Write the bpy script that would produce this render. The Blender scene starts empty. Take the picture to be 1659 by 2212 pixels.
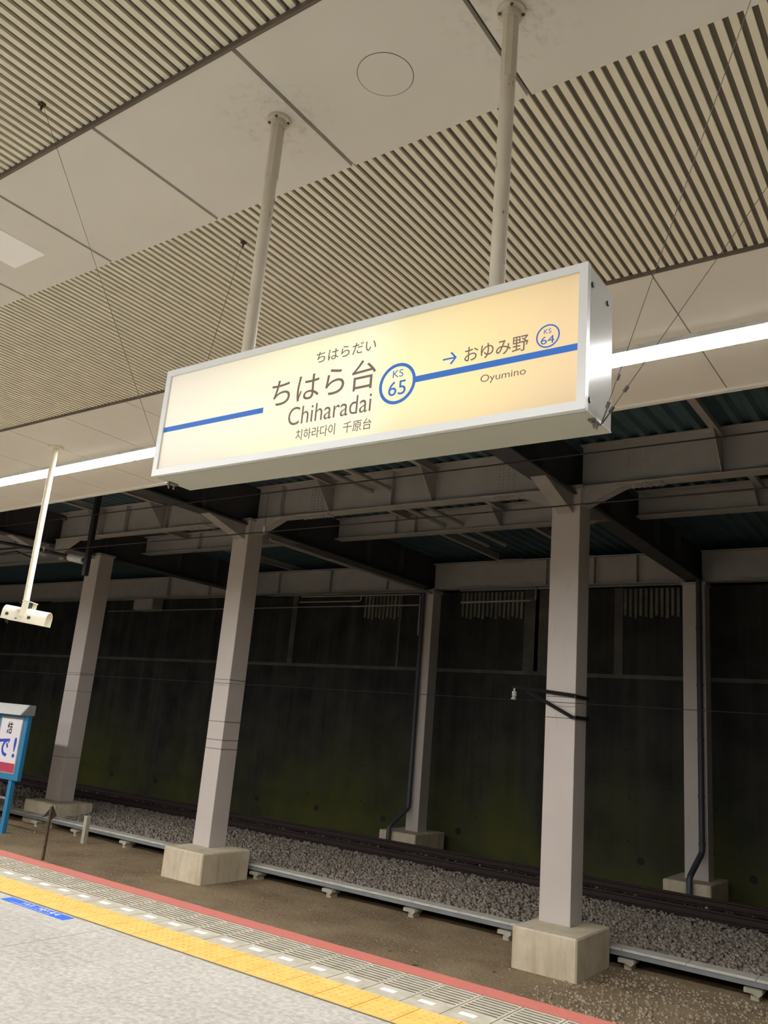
import bpy, math, random
import numpy as np
from mathutils import Vector, Matrix
random.seed(7)
rng = np.random.default_rng(7)
SC = bpy.context.scene
COL = SC.collection

# ------------------------------------------------------------------ camera
EYE = 1.667
YAW, PIT, ROL, FPX = -0.63103, 0.252877, 0.0855339, 1781.34
cam_d = bpy.data.cameras.new('camera')
cam = bpy.data.objects.new('camera', cam_d); COL.objects.link(cam)
fw = Vector((math.sin(YAW)*math.cos(PIT), math.cos(YAW)*math.cos(PIT), math.sin(PIT)))
r0 = Vector((math.cos(YAW), -math.sin(YAW), 0)); u0 = r0.cross(fw)
r2 = math.cos(ROL)*r0 + math.sin(ROL)*u0; u2 = -math.sin(ROL)*r0 + math.cos(ROL)*u0
M = Matrix((r2, u2, -fw)).transposed().to_4x4(); M.translation = (0, 0, EYE)
cam.matrix_world = M
cam_d.sensor_fit = 'HORIZONTAL'; cam_d.sensor_width = 36; cam_d.lens = FPX/1659*36
cam_d.clip_start = 0.05; cam_d.clip_end = 200
SC.camera = cam

# ------------------------------------------------------------------ light and exposure
SC.view_settings.view_transform = 'Standard'; SC.view_settings.look = 'None'
SC.view_settings.gamma = 1; SC.view_settings.exposure = 0.14
SC.view_settings.use_curve_mapping = False
w = bpy.data.worlds.new('world'); SC.world = w; w.use_nodes = True
w.node_tree.nodes['Background'].inputs[0].default_value = (.35, .5, 1, 1)
w.node_tree.nodes['Background'].inputs[1].default_value = 0.004
LAMP = 66.0            # radiance of the fluorescent diffusers
LAMP_COL = (1.0, .985, .99)
SIGN = 0.95            # radiance of the backlit name board

# ------------------------------------------------------------------ helpers
def lin(c):
    return tuple(((v/255+.055)/1.055)**2.4 if v > 10 else v/255/12.92 for v in c)
class NT:
    def __init__(s, name):
        s.m = bpy.data.materials.new(name); s.m.use_nodes = True
        s.t = s.m.node_tree; s.b = s.t.nodes['Principled BSDF']
        s.co = s.t.nodes.new('ShaderNodeTexCoord').outputs['Object']
        s.geo = s.t.nodes.new('ShaderNodeNewGeometry').outputs['Position']
    def n(s, ty, **k):
        nd = s.t.nodes.new(ty)
        for a, v in k.items():
            if a.startswith('i_'):
                key = a[2:]; key = int(key) if key.isdigit() else key.replace('_', ' ')
                s.set(nd.inputs[key], v)
            else: setattr(nd, a, v)
        return nd
    def set(s, inp, v):
        if isinstance(v, bpy.types.NodeSocket): s.t.links.new(v, inp)
        else:
            if hasattr(inp.default_value, '__len__') and len(inp.default_value) == 4 and len(v) == 3: v = (*v, 1)
            inp.default_value = v
    def vec(s, sc=(1,1,1), src=None):
        return s.n('ShaderNodeMapping', i_Vector=src or s.geo, i_Scale=sc).outputs[0]
    def noise(s, scale=5, detail=4, sc=(1,1,1), rough=.55):
        return s.n('ShaderNodeTexNoise', i_Vector=s.vec(sc), i_Scale=scale, i_Detail=detail, i_Roughness=rough).outputs[0]
    def ramp(s, fac, a, b, ca=(0,0,0), cb=(1,1,1)):
        r = s.n('ShaderNodeValToRGB', i_Fac=fac); e = r.color_ramp.elements
        e[0].position = a; e[1].position = b; e[0].color = (*ca, 1); e[1].color = (*cb, 1)
        return r.outputs[0]
    def mix(s, fac, a, b, mode='MIX'):
        nd = s.t.nodes.new('ShaderNodeMix'); nd.data_type = 'RGBA'; nd.blend_type = mode
        s.set(nd.inputs[0], fac); s.set(nd.inputs[6], a); s.set(nd.inputs[7], b)
        return nd.outputs[2]
    def math(s, op, a, b=0.0, c=0.0):
        nd = s.t.nodes.new('ShaderNodeMath'); nd.operation = op
        s.set(nd.inputs[0], a); s.set(nd.inputs[1], b); s.set(nd.inputs[2], c)
        return nd.outputs[0]
    def xyz(s):
        return s.n('ShaderNodeSeparateXYZ', i_0=s.geo).outputs
    def bump(s, h, st=.3, d=.01):
        s.set(s.b.inputs['Normal'], s.n('ShaderNodeBump', i_Strength=st, i_Distance=d, i_Height=h).outputs[0])
    def fin(s, col, rough=.6, metal=0, spec=.5):
        s.set(s.b.inputs['Base Color'], col); s.set(s.b.inputs['Roughness'], rough)
        s.set(s.b.inputs['Metallic'], metal); s.b.inputs['Specular IOR Level'].default_value = spec
        return s.m
def simple(name, col, rough=.6, metal=0, var=.12, scale=8, spec=.5, bump=0, sc=(1,1,1)):
    t = NT(name); c = tuple(v for v in col)
    dk = tuple(v*(1-var*2) for v in c)
    k = t.mix(t.ramp(t.noise(scale, 5, sc), .3, .7), dk, c)
    if bump: t.bump(t.noise(scale*6, 3, sc), bump)
    return t.fin(k, rough, metal, spec)

class MB:
    def __init__(s): s.v = []; s.f = []
    def add(s, vs, fs):
        o = len(s.v); s.v += [tuple(p) for p in vs]; s.f += [tuple(i+o for i in f) for f in fs]; return s
    def box(s, x0, x1, y0, y1, z0, z1, bev=0):
        if bev:
            b = bev; pts = []
            for x, sx in ((x0, 1), (x1, -1)):
                for y, sy in ((y0, 1), (y1, -1)):
                    for z, sz in ((z0, 1), (z1, -1)):
                        pts += [(x, y+sy*b, z+sz*b), (x+sx*b, y, z+sz*b), (x+sx*b, y+sy*b, z)]
            return s.hull(pts)
        return s.add([(x0,y0,z0),(x1,y0,z0),(x1,y1,z0),(x0,y1,z0),(x0,y0,z1),(x1,y0,z1),(x1,y1,z1),(x0,y1,z1)],
                     [(0,3,2,1),(4,5,6,7),(0,1,5,4),(1,2,6,5),(2,3,7,6),(3,0,4,7)])
    def hull(s, pts):
        import bmesh
        bm = bmesh.new()
        for p in pts: bm.verts.new(p)
        r = bmesh.ops.convex_hull(bm, input=bm.verts[:])
        bmesh.ops.delete(bm, geom=[v for v in bm.verts if not v.link_faces], context='VERTS')
        bmesh.ops.dissolve_limit(bm, angle_limit=.01, verts=bm.verts[:], edges=bm.edges[:])
        bm.verts.index_update()
        s.add([v.co[:] for v in bm.verts], [[v.index for v in f.verts] for f in bm.faces]); bm.free(); return s
    def prism(s, poly, axis, a, b):
        """poly: 2D points in the two other axes (xy, xz or yz order)"""
        def P(p, t): return {'x': (t, p[0], p[1]), 'y': (p[0], t, p[1]), 'z': (p[0], p[1], t)}[axis]
        n = len(poly)
        return s.add([P(p, a) for p in poly]+[P(p, b) for p in poly],
              [tuple(range(n)), tuple(range(2*n-1, n-1, -1))]+[(i, i+n, (i+1) % n+n, (i+1) % n) for i in range(n)])
    def tube(s, pts, r, n=12, rr=None, cap=True):
        pts = [Vector(p) for p in pts]; rings = []; up = None
        for i, p in enumerate(pts):
            d = (pts[min(i+1, len(pts)-1)]-pts[max(i-1, 0)]).normalized()
            if up is None: up = Vector((0,0,1)) if abs(d.z) < .9 else Vector((1,0,0))
            a = d.cross(up).normalized(); b = a.cross(d).normalized(); up = b
            R = rr[i] if rr else r
            rings.append([p+a*math.cos(2*math.pi*k/n)*R+b*math.sin(2*math.pi*k/n)*R for k in range(n)])
        vs = [v for g in rings for v in g]; fs = []
        for i in range(len(pts)-1):
            for k in range(n):
                k2 = (k+1) % n; fs.append((i*n+k, i*n+k2, (i+1)*n+k2, (i+1)*n+k))
        if cap: fs += [tuple(range(n-1, -1, -1)), tuple(range((len(pts)-1)*n, len(pts)*n))]
        return s.add(vs, fs)
    def disc(s, c, r, d, axis='z', n=24):
        c = Vector(c); e = {'x': Vector((1,0,0)), 'y': Vector((0,1,0)), 'z': Vector((0,0,1))}[axis]*d
        return s.tube([c, c+e], r, n)
    def ring(s, c, r0_, r1_, y0, y1, n=48):   # ring in the xz plane, thickness y0..y1
        vs = []; fs = []
        for k in range(n):
            a = 2*math.pi*k/n
            for r in (r0_, r1_):
                for y in (y0, y1): vs.append((c[0]+r*math.cos(a), y, c[1]+r*math.sin(a)))
        for k in range(n):
            a, b = 4*k, 4*((k+1) % n)
            fs += [(a, a+2, b+2, b), (a+1, b+1, b+3, a+3), (a, b, b+1, a+1), (a+2, a+3, b+3, b+2)]
        return s.add(vs, fs)
    def build(s, name, mat, parent=None, smooth=False, shift=None):
        me = bpy.data.meshes.new(name)
        v = s.v
        if parent is not None:
            L = parent.matrix_world.inverted() if parent.type != 'EMPTY' else Matrix.Translation(-W[parent.name])
            v = [tuple(L @ Vector(p)) for p in v] if L != Matrix.Identity(4) else v
        me.from_pydata(v, [], s.f); me.update()
        import bmesh
        bm = bmesh.new(); bm.from_mesh(me); bmesh.ops.recalc_face_normals(bm, faces=bm.faces[:]); bm.to_mesh(me); bm.free()
        me.materials.append(mat)
        if smooth:
            for p in me.polygons: p.use_smooth = True
            try: me.set_sharp_from_angle(angle=math.radians(40))
            except Exception: pass
        o = bpy.data.objects.new(name, me); COL.objects.link(o)
        if parent is not None: o.parent = parent
        return o
W = {}
def tag(o, label, cat, group=None):
    o['label'] = label; o['category'] = cat
    if group: o['group'] = group
    return o
def struct(o): o['kind'] = 'structure'; return o
def thing(name, label, cat, loc=(0,0,0), group=None):
    o = bpy.data.objects.new(name, None); COL.objects.link(o); o.location = loc
    o.empty_display_size = .1
    W[o.name] = Vector(loc)
    return tag(o, label, cat, group)
def copy_tree(o, delta, label=None):
    r = o.copy(); COL.objects.link(r); r.location = Vector(o.location)+Vector(delta); W[r.name] = Vector(r.location)
    if label: r['label'] = label
    for c in list(o.children):
        k = c.copy(); COL.objects.link(k); k.parent = r
        for g in list(c.children):
            q = g.copy(); COL.objects.link(q); q.parent = k
    return r

_cu = bpy.data.curves.new('lettering', 'FONT'); _to = bpy.data.objects.new('lettering', _cu)
def glyph_mesh(body, bold=0.0, spacing=1.0):
    COL.objects.link(_to)
    _cu.body = body; _cu.offset = bold; _cu.space_character = spacing
    dg = bpy.context.evaluated_depsgraph_get(); dg.update()
    me = bpy.data.meshes.new_from_object(_to.evaluated_get(dg))
    COL.objects.unlink(_to)
    v = np.array([p.co[:2] for p in me.vertices]); f = [tuple(p.vertices) for p in me.polygons]
    bpy.data.meshes.remove(me)
    return v, f
def lettering(name, body, x0, x1, z0, z1, y, mat, parent, bold=0.0, plane='xz', t=.0008, shear=0):
    """flat cut lettering whose ink fills the box x0..x1, z0..z1 at depth y"""
    v, f = glyph_mesh(body, bold)
    mn = v.min(0); mx = v.max(0); q = (v-mn)/(mx-mn)
    mb = MB(); n = len(v)
    vs = []
    for k in (0, 1):
        for a, b in q:
            X = x0+a*(x1-x0); Zz = z0+b*(z1-z0)
            vs.append((X, y-t*k, Zz) if plane == 'xz' else (X, Zz, y+t*k))
    # outline edges for side walls
    cnt = {}
    for g in f:
        for i in range(len(g)):
            e = (g[i], g[(i+1) % len(g)])
            if (e[1], e[0]) in cnt: del cnt[(e[1], e[0])]
            else: cnt[e] = 1
    fs = [tuple(i+n for i in g) for g in f]+[(a, b, b+n, a+n) for a, b in cnt]
    mb.add(vs, fs)
    me = bpy.data.meshes.new(name)
    L = Matrix.Translation(-W[parent.name]) if parent.name in W else Matrix.Identity(4)
    me.from_pydata([tuple(L @ Vector(p)) for p in vs], [], fs); me.update(); me.materials.append(mat)
    o = bpy.data.objects.new(name, me); COL.objects.link(o); o.parent = parent
    return o

# ------------------------------------------------------------------ materials
def m_floor():
    t = NT('platform tile'); x, y, z = t.xyz()
    br = t.n('ShaderNodeTexBrick', i_Vector=t.n('ShaderNodeMapping', i_Vector=t.geo, i_Location=(-.34, .06, 0)).outputs[0], i_Scale=1, i_Mortar_Size=.0022,
             i_Brick_Width=.44, i_Row_Height=.305, i_Color1=(1,1,1), i_Color2=(.93,.93,.93), i_Mortar=(.66,.64,.6), offset=.0)
    sp = t.ramp(t.noise(24, 5, rough=.65), .40, .60, lin((158,155,145)), lin((187,184,175)))
    c = t.mix(t.ramp(t.noise(2.2, 3), .35, .65), sp, t.mix(1, sp, (.93,.925,.9), 'MULTIPLY'))
    c = t.mix(1, c, br.outputs[0], 'MULTIPLY')
    j = t.math('LESS_THAN', t.math('ABSOLUTE', t.math('ADD', x, 5.56)), .006)
    c = t.mix(j, c, (.2,.19,.17))
    t.bump(t.noise(60, 3), .1, .002)
    return t.fin(c, .42, 0, .35)
def m_concrete(name, a, b, sc=3, rough=.85, moss_and_light=None, streak=0):
    t = NT(name)
    c = t.mix(t.ramp(t.noise(sc, 6), .3, .72), a, b)
    if streak:
        s_ = t.ramp(t.noise(2.2, 5, (1.6, 1.6, .06)), .42, .75)
        c = t.mix(t.math('MULTIPLY', s_, streak), c, tuple(v*1.9 for v in b))
    if moss_and_light:
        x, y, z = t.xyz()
        h = t.n('ShaderNodeMapRange', i_0=z, i_1=2.0, i_2=-.8, i_3=0, i_4=1).outputs[0]  # moss thickens downward; ramp also paints light falloff into the wall colour
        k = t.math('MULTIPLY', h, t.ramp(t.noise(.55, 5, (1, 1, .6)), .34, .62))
        c = t.mix(k, c, moss_and_light)
        for zz in (.85,): # pour joint
            j = t.math('LESS_THAN', t.math('ABSOLUTE', t.math('SUBTRACT', z, zz)), .008)
            c = t.mix(t.math('MULTIPLY', j, .25), c, tuple(v*.45 for v in a))
    t.bump(t.noise(sc*9, 4), .25, .01)
    return t.fin(c, rough, 0, .2)
def m_footing():
    t = NT('stained footing concrete')
    c = t.mix(t.ramp(t.noise(3.5, 6), .3, .7), lin((200,186,158)), lin((222,211,186)))
    c = t.mix(t.math('MULTIPLY', t.ramp(t.noise(6, 4, (1, 1, .12)), .54, .72), .35), c, lin((142,118,86)))
    c = t.mix(t.ramp(t.noise(28, 3), .70, .76), c, lin((120,104,82)))
    t.bump(t.noise(20, 4), .3, .01)
    return t.fin(c, .88, 0, .2)
def m_dirt():
    t = NT('brown dirt')
    c = t.mix(t.ramp(t.noise(1.1, 5), .35, .65), lin((132,112,86)), lin((168,147,116)))
    c = t.mix(t.ramp(t.noise(26, 4), .45, .75), c, lin((178,160,132)))
    c = t.mix(t.ramp(t.noise(55, 2), .66, .74), c, lin((66,54,42)))
    t.bump(t.noise(18, 6, rough=.7), .8, .04)
    return t.fin(c, .95, 0, .15)
def m_stone(name, a, b):
    t = NT(name)
    wn = t.n('ShaderNodeTexVoronoi', i_Vector=t.geo, i_Scale=16.0).outputs['Color']
    bw = t.n('ShaderNodeSeparateColor', i_0=wn).outputs[0]
    c = t.mix(bw, a, b); c = t.mix(t.ramp(t.noise(60, 3), .4, .7), c, tuple(v*1.25 for v in b))
    return t.fin(c, .9, 0, .2)
def m_board():
    t = NT('backlit board'); x, y, z = t.xyz()
    u = t.n('ShaderNodeMapRange', i_0=x, i_1=-2.59, i_2=-.84).outputs[0]
    r = t.n('ShaderNodeValToRGB', i_Fac=t.math('ADD', u, t.math('MULTIPLY', t.math('SUBTRACT', t.noise(2.2, 1), .5), .12))); e = r.color_ramp.elements
    cs = [(0, (230,218,198)), (.2, (242,230,202)), (.38, (253,246,200)), (.56, (254,250,208)), (.66, (246,228,170)), (.82, (246,216,150)), (1, (226,192,140))]
    e[0].position, e[0].color = cs[0][0], (*lin(cs[0][1]), 1); e[1].position, e[1].color = 1, (*lin(cs[-1][1]), 1)
    for p, c in cs[1:-1]:
        k = e.new(p); k.color = (*lin(c), 1)
    # two tube rows inside the box make soft horizontal bright bands, dimmer at the rim
    v = t.n('ShaderNodeMapRange', i_0=z, i_1=2.575, i_2=2.975).outputs[0]
    hb = t.math('SUBTRACT', 1.0, t.math('MULTIPLY', t.math('POWER', t.math('ABSOLUTE', t.math('SUBTRACT', t.math('MULTIPLY', v, 2.0), 1.0)), 2.4), .22))
    t.set(t.b.inputs['Emission Color'], r.outputs[0])
    t.set(t.b.inputs['Emission Strength'], t.math('MULTIPLY', hb, SIGN))
    return t.fin((.16,.15,.12), .35, 0, .3)
def emis(name, col, st):
    t = NT(name); t.set(t.b.inputs['Emission Color'], col); t.b.inputs['Emission Strength'].default_value = st
    return t.fin((.8,.8,.8), .4)
def glow(name, col, k):     # translucent film on the backlit board: lit by the box behind it
    t = NT(name); t.set(t.b.inputs['Emission Color'], col); t.b.inputs['Emission Strength'].default_value = k*SIGN
    return t.fin(tuple(v*.5 for v in col), .5)
def m_panel():
    t = NT('ceiling panel'); base = t.mix(t.ramp(t.noise(1.3, 4), .3, .7), lin((214,210,199)), lin((222,218,208)))
    d = t.ramp(t.noise(7, 6, rough=.7), .66, .8)
    # dirt rings where the sign poles pass the panel
    x, y, z = t.xyz(); acc = 0.0
    for px in (-2.31, -1.18):
        dx = t.math('SUBTRACT', x, px); dy = t.math('SUBTRACT', y, 2.13)
        rr = t.math('SQRT', t.math('ADD', t.math('MULTIPLY', dx, dx), t.math('MULTIPLY', dy, dy)))
        k = t.n('ShaderNodeMapRange', i_0=rr, i_1=.05, i_2=.3, i_3=1, i_4=0).outputs[0]
        acc = t.math('ADD', acc, k)
    sm = t.math('MULTIPLY', t.ramp(t.noise(22, 6, rough=.75), .5, .7), acc)
    base = t.mix(t.math('MULTIPLY', sm, .45), base, lin((110,98,80)))
    base = t.mix(t.math('MULTIPLY', d, .12), base, lin((120,110,95)))
    t.bump(t.noise(150, 2), .05, .002)
    return t.fin(base, .7, 0, .3)
def m_tactile():
    t = NT('yellow tactile tile')
    c = t.mix(t.ramp(t.noise(9, 5), .35, .7), lin((212,160,82)), lin((224,176,100)))
    c = t.mix(t.ramp(t.noise(45, 4), .6, .75), c, lin((178,134,60)))
    return t.fin(c, .55, 0, .3)
def m_wallrib():
    return m_concrete('ribbed stained concrete', lin((84,82,76)), lin((124,122,112)), 4, streak=.6)
def m_column():
    t = NT('pinkish grey paint')
    c = t.mix(t.ramp(t.noise(.9, 4), .3, .7), lin((202,193,186)), lin((210,202,195)))
    s_ = t.ramp(t.noise(9, 6, (1, 1, .15)), .62, .8)
    c = t.mix(t.math('MULTIPLY', s_, .25), c, lin((120,106,98)))
    return t.fin(c, .5, 0, .4)
def m_pole():
    t = NT('worn cream paint')
    c = t.mix(t.ramp(t.noise(6, 4), .3, .7), lin((190,180,160)), lin((204,196,178)))
    c = t.mix(t.ramp(t.noise(30, 5, (1,1,.35), .7), .64, .7), c, lin((104,82,62)))
    return t.fin(c, .5)

MAT = dict(
 floor=m_floor(), panel=m_panel(),
 slat=simple('cream ribbed soffit', lin((232,226,204)), .5, 0, .04, 5),
 recess=simple('brown grey soffit recess', lin((104,95,86)), .8, 0, .06, 5),
 dark_edge=simple('brown edge trim', lin((112,100,90)), .6),
 tactile=m_tactile(),
 coping=m_concrete('coping concrete', lin((146,140,124)), lin((172,166,150)), 9),
 gdirt=simple('dirt in the grooves', lin((84,76,62)), .95, 0, .15, 20),
 red=simple('faded red paint', lin((168,94,82)), .7, 0, .07, 22),
 white=simple('white reflective marker', lin((242,238,232)), .4, 0, .01),
 dirt=m_dirt(),
 ballast=m_stone('crushed stone', lin((98,90,80)), lin((162,152,140))),
 gravel=m_stone('gravel in the dirt', lin((118,104,86)), lin((172,158,136))),
 wall=m_concrete('dark retaining wall concrete', lin((38,38,38)), lin((66,66,62)), 1.2, moss_and_light=lin((84,86,44)), streak=.35),
 ledge=m_concrete('ledge concrete', lin((84,83,78)), lin((112,110,104)), 2),
 rib=m_wallrib(),
 footing=m_footing(),
 column=m_column(),
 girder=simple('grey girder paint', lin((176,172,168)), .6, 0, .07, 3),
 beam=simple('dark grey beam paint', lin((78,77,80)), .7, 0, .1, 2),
 deck=simple('teal steel deck', lin((74,102,110)), .6, 0, .15, 2),
 gap=simple('dark joint', (.03,.027,.024), .9),
 rail=simple('rusted rail steel', lin((56,40,36)), .75, 0, .2, 14),
 railhead=simple('worn rail head', lin((60,50,46)), .5, .4, .1, 10),
 sleeper=simple('weathered sleeper', lin((52,44,38)), .9, 0, .2, 9),
 lid=m_concrete('trough lid concrete', lin((196,192,180)), lin((218,215,204)), 6),
 trough=simple('blue grey trough side', lin((138,143,144)), .7, 0, .1, 4),
 post=m_concrete('support concrete', lin((170,165,145)), lin((196,190,172)), 6),
 alu=simple('white painted aluminium', lin((222,224,222)), .28, 0, .02, 3),
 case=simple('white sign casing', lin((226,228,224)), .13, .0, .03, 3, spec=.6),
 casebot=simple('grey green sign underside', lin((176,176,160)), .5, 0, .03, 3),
 blue=glow('backlit line blue', lin((14,104,198)), .5),
 ink=glow('backlit brown lettering', lin((112,90,82)), .5),
 board=m_board(), pole=m_pole(),
 steel=simple('bare steel', lin((150,146,140)), .35, .8, .1, 30),
 dsteel=simple('dark screw', lin((60,62,70)), .5, .3),
 wire=simple('thin grey wire', lin((112,106,98)), .45, .5),
 black=simple('black cable', (.012,.012,.014), .6),
 cwhite=simple('camera cream housing', lin((236,230,206)), .35, 0, .02),
 lens=simple('black glass', (.01,.01,.012), .1),
 porcelain=simple('glazed insulator', lin((196,196,190)), .25),
 pipe=simple('galvanised pipe', lin((170,170,164)), .4, .3, .1, 12),
 drain=simple('dark grey drain pipe', lin((74,74,80)), .45, 0, .1, 5),
 bblue=simple('billboard blue', lin((48,132,180)), .5, 0, .04),
 bwhite=simple('hood white', lin((222,222,218)), .5, 0, .03),
 bgrey=simple('hood grey side', lin((160,160,158)), .5),
 paper=simple('poster paper', lin((232,228,232)), .6, 0, .01),
 crimson=simple('poster crimson', lin((190,60,90)), .6, 0, .03),
 kanji=simple('black print', (.02,.02,.025), .6),
 bluep=simple('blue print', lin((52,72,190)), .6, 0, .02),
 mint=simple('mint print', lin((150,220,190)), .6),
 sticker=simple('blue floor sticker', lin((44,98,204)), .45, 0, .04, 20),
 stickw=simple('worn white print', lin((214,222,246)), .6, 0, .05, 30),
 lamp=emis('fluorescent diffuser', LAMP_COL, LAMP),
 lampend=simple('fixture end cap', lin((225,225,222)), .4),
 rust=simple('rusted steel', lin((96,74,56)), .8, 0, .2, 12),
 hatch=simple('white access panel', lin((252,250,246)), .5, 0, .0),
)
XA, XB = -38.0, 7.0     # extent of the station along the track

# ------------------------------------------------------------------ the setting
CZ = 4.19
def ledge_y(x): return 5.80-.0305*(x+1.03)       # outer edge of the platform ceiling
struct(MB().box(XA, XB, -7, 4.525, -.25, 0).build('floor', MAT['floor']))
struct(MB().box(XA, XB, 4.527, 5.448, -.25, -.013).box(XA, XB, 4.6, 5.45, -1.2, -.25).build('wall_platform_edge', MAT['coping']))
struct(MB().box(XA, XB, -7.2, -7, -.25, 6.2).build('wall_rear_bounce', MAT['panel']))  # unseen pale wall, added to bounce light back over the platform
struct(MB().box(XA, XB, 5.3, 20.2, -1.5, -1.2).build('ground', MAT['dirt']))
# platform ceiling: backing and ribs behind, flat panels in front
ceil = struct(MB().box(XA, XB, -7, 4.12, CZ+.034, CZ+.075).build('ceiling', MAT['recess']))
mb = MB(); P = .05
x = -1.30+.9*9
while x > -21:
    for (a, b) in ((-.2, 1.735), (2.53, 4.062)):
        mb.box(x-P*.78, x-P*.23, a, b, CZ+.020, CZ+.047)
    x -= P
mb.build('ribbed_soffit', MAT['slat'], ceil)
mb = MB()
x = -21
while x > XA:
    for (a, b) in ((-.2, 1.735), (2.53, 4.062)): mb.box(x-P*.78, x-P*.23, a, b, CZ+.020, CZ+.047)
    x -= P
mb.build('ribbed_soffit', MAT['slat'], ceil)
def slab(mb, x0, x1, y0, y1, z0, z1, sk=lambda x: 0, sk0=lambda x: 0):
    mb.add([(x0,y0+sk0(x0),z0),(x1,y0+sk0(x1),z0),(x1,y1+sk(x1),z0),(x0,y1+sk(x0),z0),(x0,y0+sk0(x0),z1),(x1,y0+sk0(x1),z1),(x1,y1+sk(x1),z1),(x0,y1+sk(x0),z1)],
           [(0,3,2,1),(4,5,6,7),(0,1,5,4),(1,2,6,5),(2,3,7,6),(3,0,4,7)])
mb = MB()
for k in range(-9, 41):
    x = -1.30-.9*k
    mb.box(x-.9+.0105, x-.0105, 1.742, 2.535, CZ, CZ+.03)
mb.build('flat_panels', MAT['panel'], ceil)
mb = MB()
for k in range(-9, 41):
    x = -1.29-.91*k; a, b = x-.91+.004, x-.004
    slab(mb, a, b, 4.066, 0, CZ, CZ+.03, sk=lambda q: ledge_y(q)-.05)
mb.build('outer_panels', MAT['panel'], ceil)
mb = MB().box(XA, XB, 1.728, 1.742, CZ-.004, CZ+.05).box(XA, XB, 4.056, 4.066, CZ-.003, CZ+.05)
mb.build('edge_trim', MAT['dark_edge'], ceil)
mb = MB().box(XA, XB, -7, -.2, CZ, CZ+.03); mb.build('rear_panels', MAT['panel'], ceil)
mb = MB().box(XA, XB, -.2, 4.12, CZ+.4, CZ+.45)
slab(mb, XA, XB, 0, 0, CZ-.018, CZ+.42, sk=ledge_y, sk0=lambda q: ledge_y(q)-.045)
slab(mb, XA, XB, 4.0, 0, CZ+.04, CZ+.06, sk=lambda q: ledge_y(q)-.01)
mb.build('fascia', MAT['panel'], ceil)
# retaining wall
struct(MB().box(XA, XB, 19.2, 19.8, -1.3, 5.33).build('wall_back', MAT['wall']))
mb = MB().box(XA, XB, 19.14, 19.21, 3.19, 3.28); struct(mb.build('trim_1', MAT['ledge']))
mb = MB()
for x0, x1 in ((-11.15, -9.3), (-6.72, -5.24), (-14.4, -13.1), (-2.6, -1.2)):
    n = int((x1-x0)/.12)
    for i in range(n):
        a = x0+(x1-x0)*i/n; mb.box(a, a+.07, 19.16, 19.205, 4.66-(i % 3)*.03, 5.30)
struct(mb.build('trim_2', MAT['rib']))
mb = MB()
for x0, x1 in ((-9.3, -8.6), (-9.0, -8.9), (-13.18, -13.10), (-6.95, -6.74), (-17.2, -17.0)):
    mb.box(x0, x1, 19.17, 19.205, 3.28, 5.33)
struct(mb.build('trim_3', MAT['ledge']))
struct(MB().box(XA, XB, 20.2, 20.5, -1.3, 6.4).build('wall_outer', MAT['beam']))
wb = bpy.data.objects['wall_back']; mb = MB()
for x in np.arange(-27, 2, 1.85):
    for z in (-.35, .55, 1.6, 2.6, 3.75, 4.9): mb.disc((x+random.uniform(-.1, .1), 19.2, z), .03, -.004, 'y', 10)
for x in np.arange(-27, 2, 2.3): mb.disc((x, 19.2, -.72), .085, -.006, 'y', 16)
mb.build('tie_holes', MAT['gap'], wb)['kind'] = 'stuff'
# corrugated roof deck over the tracks
mb = MB(); x = XA
while x < XB:
    mb.prism([(x, 6.09), (x+.05, 6.15), (x+.13, 6.15), (x+.18, 6.09), (x+.26, 6.09), (x+.26, 6.2), (x, 6.2)], 'y', 5.0, 20.3); x += .26
struct(mb.build('roof_deck', MAT['deck']))
struct(MB().box(XA-.3, XA, -7, 20.5, -1.5, 6.4).build('wall_left', MAT['beam']))
struct(MB().box(XB, XB+.3, -7, 20.5, -1.5, 6.4).build('wall_right', MAT['beam']))
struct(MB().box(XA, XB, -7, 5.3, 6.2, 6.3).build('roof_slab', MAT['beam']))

# ------------------------------------------------------------------ platform edge
tp = thing('tactile_paving', 'yellow dotted tactile paving strip along the platform edge', 'tactile paving', (-5, 4.7, 0))
mb = MB(); dots = MB(); jn = MB()
T = .297
for k in range(-20, 60):
    x1 = -2.96-T*k; x0 = x1-T
    mb.box(x0+.0035, x1-.0035, 4.538, 4.878, -.0099, .004)
    if -10.5 < x0 < 0:
        for i in range(5):
            for j in range(5):
                cx = x0+.03+i*(T-.06)/4; cy = 4.615+j*.056
                dots.tube([(cx, cy, .003), (cx, cy, .0065), (cx, cy, .0085)], .012, 10, rr=[.013, .0115, .007])
mb.build('tiles', MAT['tactile'], tp); dots.build('raised_dots', MAT['tactile'], tp, smooth=True)['kind'] = 'stuff'
MB().box(XA, XB, 4.527, 4.537, -.012, .003).box(XA, XB, 4.537, 4.878, -.0128, -.0100).build('border_joint', MAT['dark_edge'], tp)
ec = thing('edge_coping', 'grooved grey concrete coping blocks between yellow strip and red edge', 'coping', (-5, 5.2, 0))
mb = MB(); gr = MB()
for k in range(-20, 60):
    x1 = -3.133-T*(k-1); x0 = x1-T
    mb.box(x0+.004, x1-.004, 4.882, 5.115, -.012, 0)
    mb.box(x0+.004, x0+.020, 5.115, 5.45, -.012, 0); mb.box(x1-.020, x1-.004, 5.115, 5.45, -.012, 0)
    for i in range(7):
        y0 = 5.115+i*.048+.020; gr.box(x0+.02, x1-.02, y0, y0+.026, -.010, 0)
mb.build('blocks', MAT['coping'], ec); gr.build('anti_slip_ribs', MAT['coping'], ec)
MB().box(XA, XB, 5.115, 5.45, -.0128, -.0101).build('groove_dirt', MAT['gdirt'], ec)
re_ = MB().box(XA, XB, 5.452, 5.63, -.25, .002).build('red_edge_nosing', MAT['red'])
tag(re_, 'faded red painted nosing strip at the very edge of the platform', 'platform edge')
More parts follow.
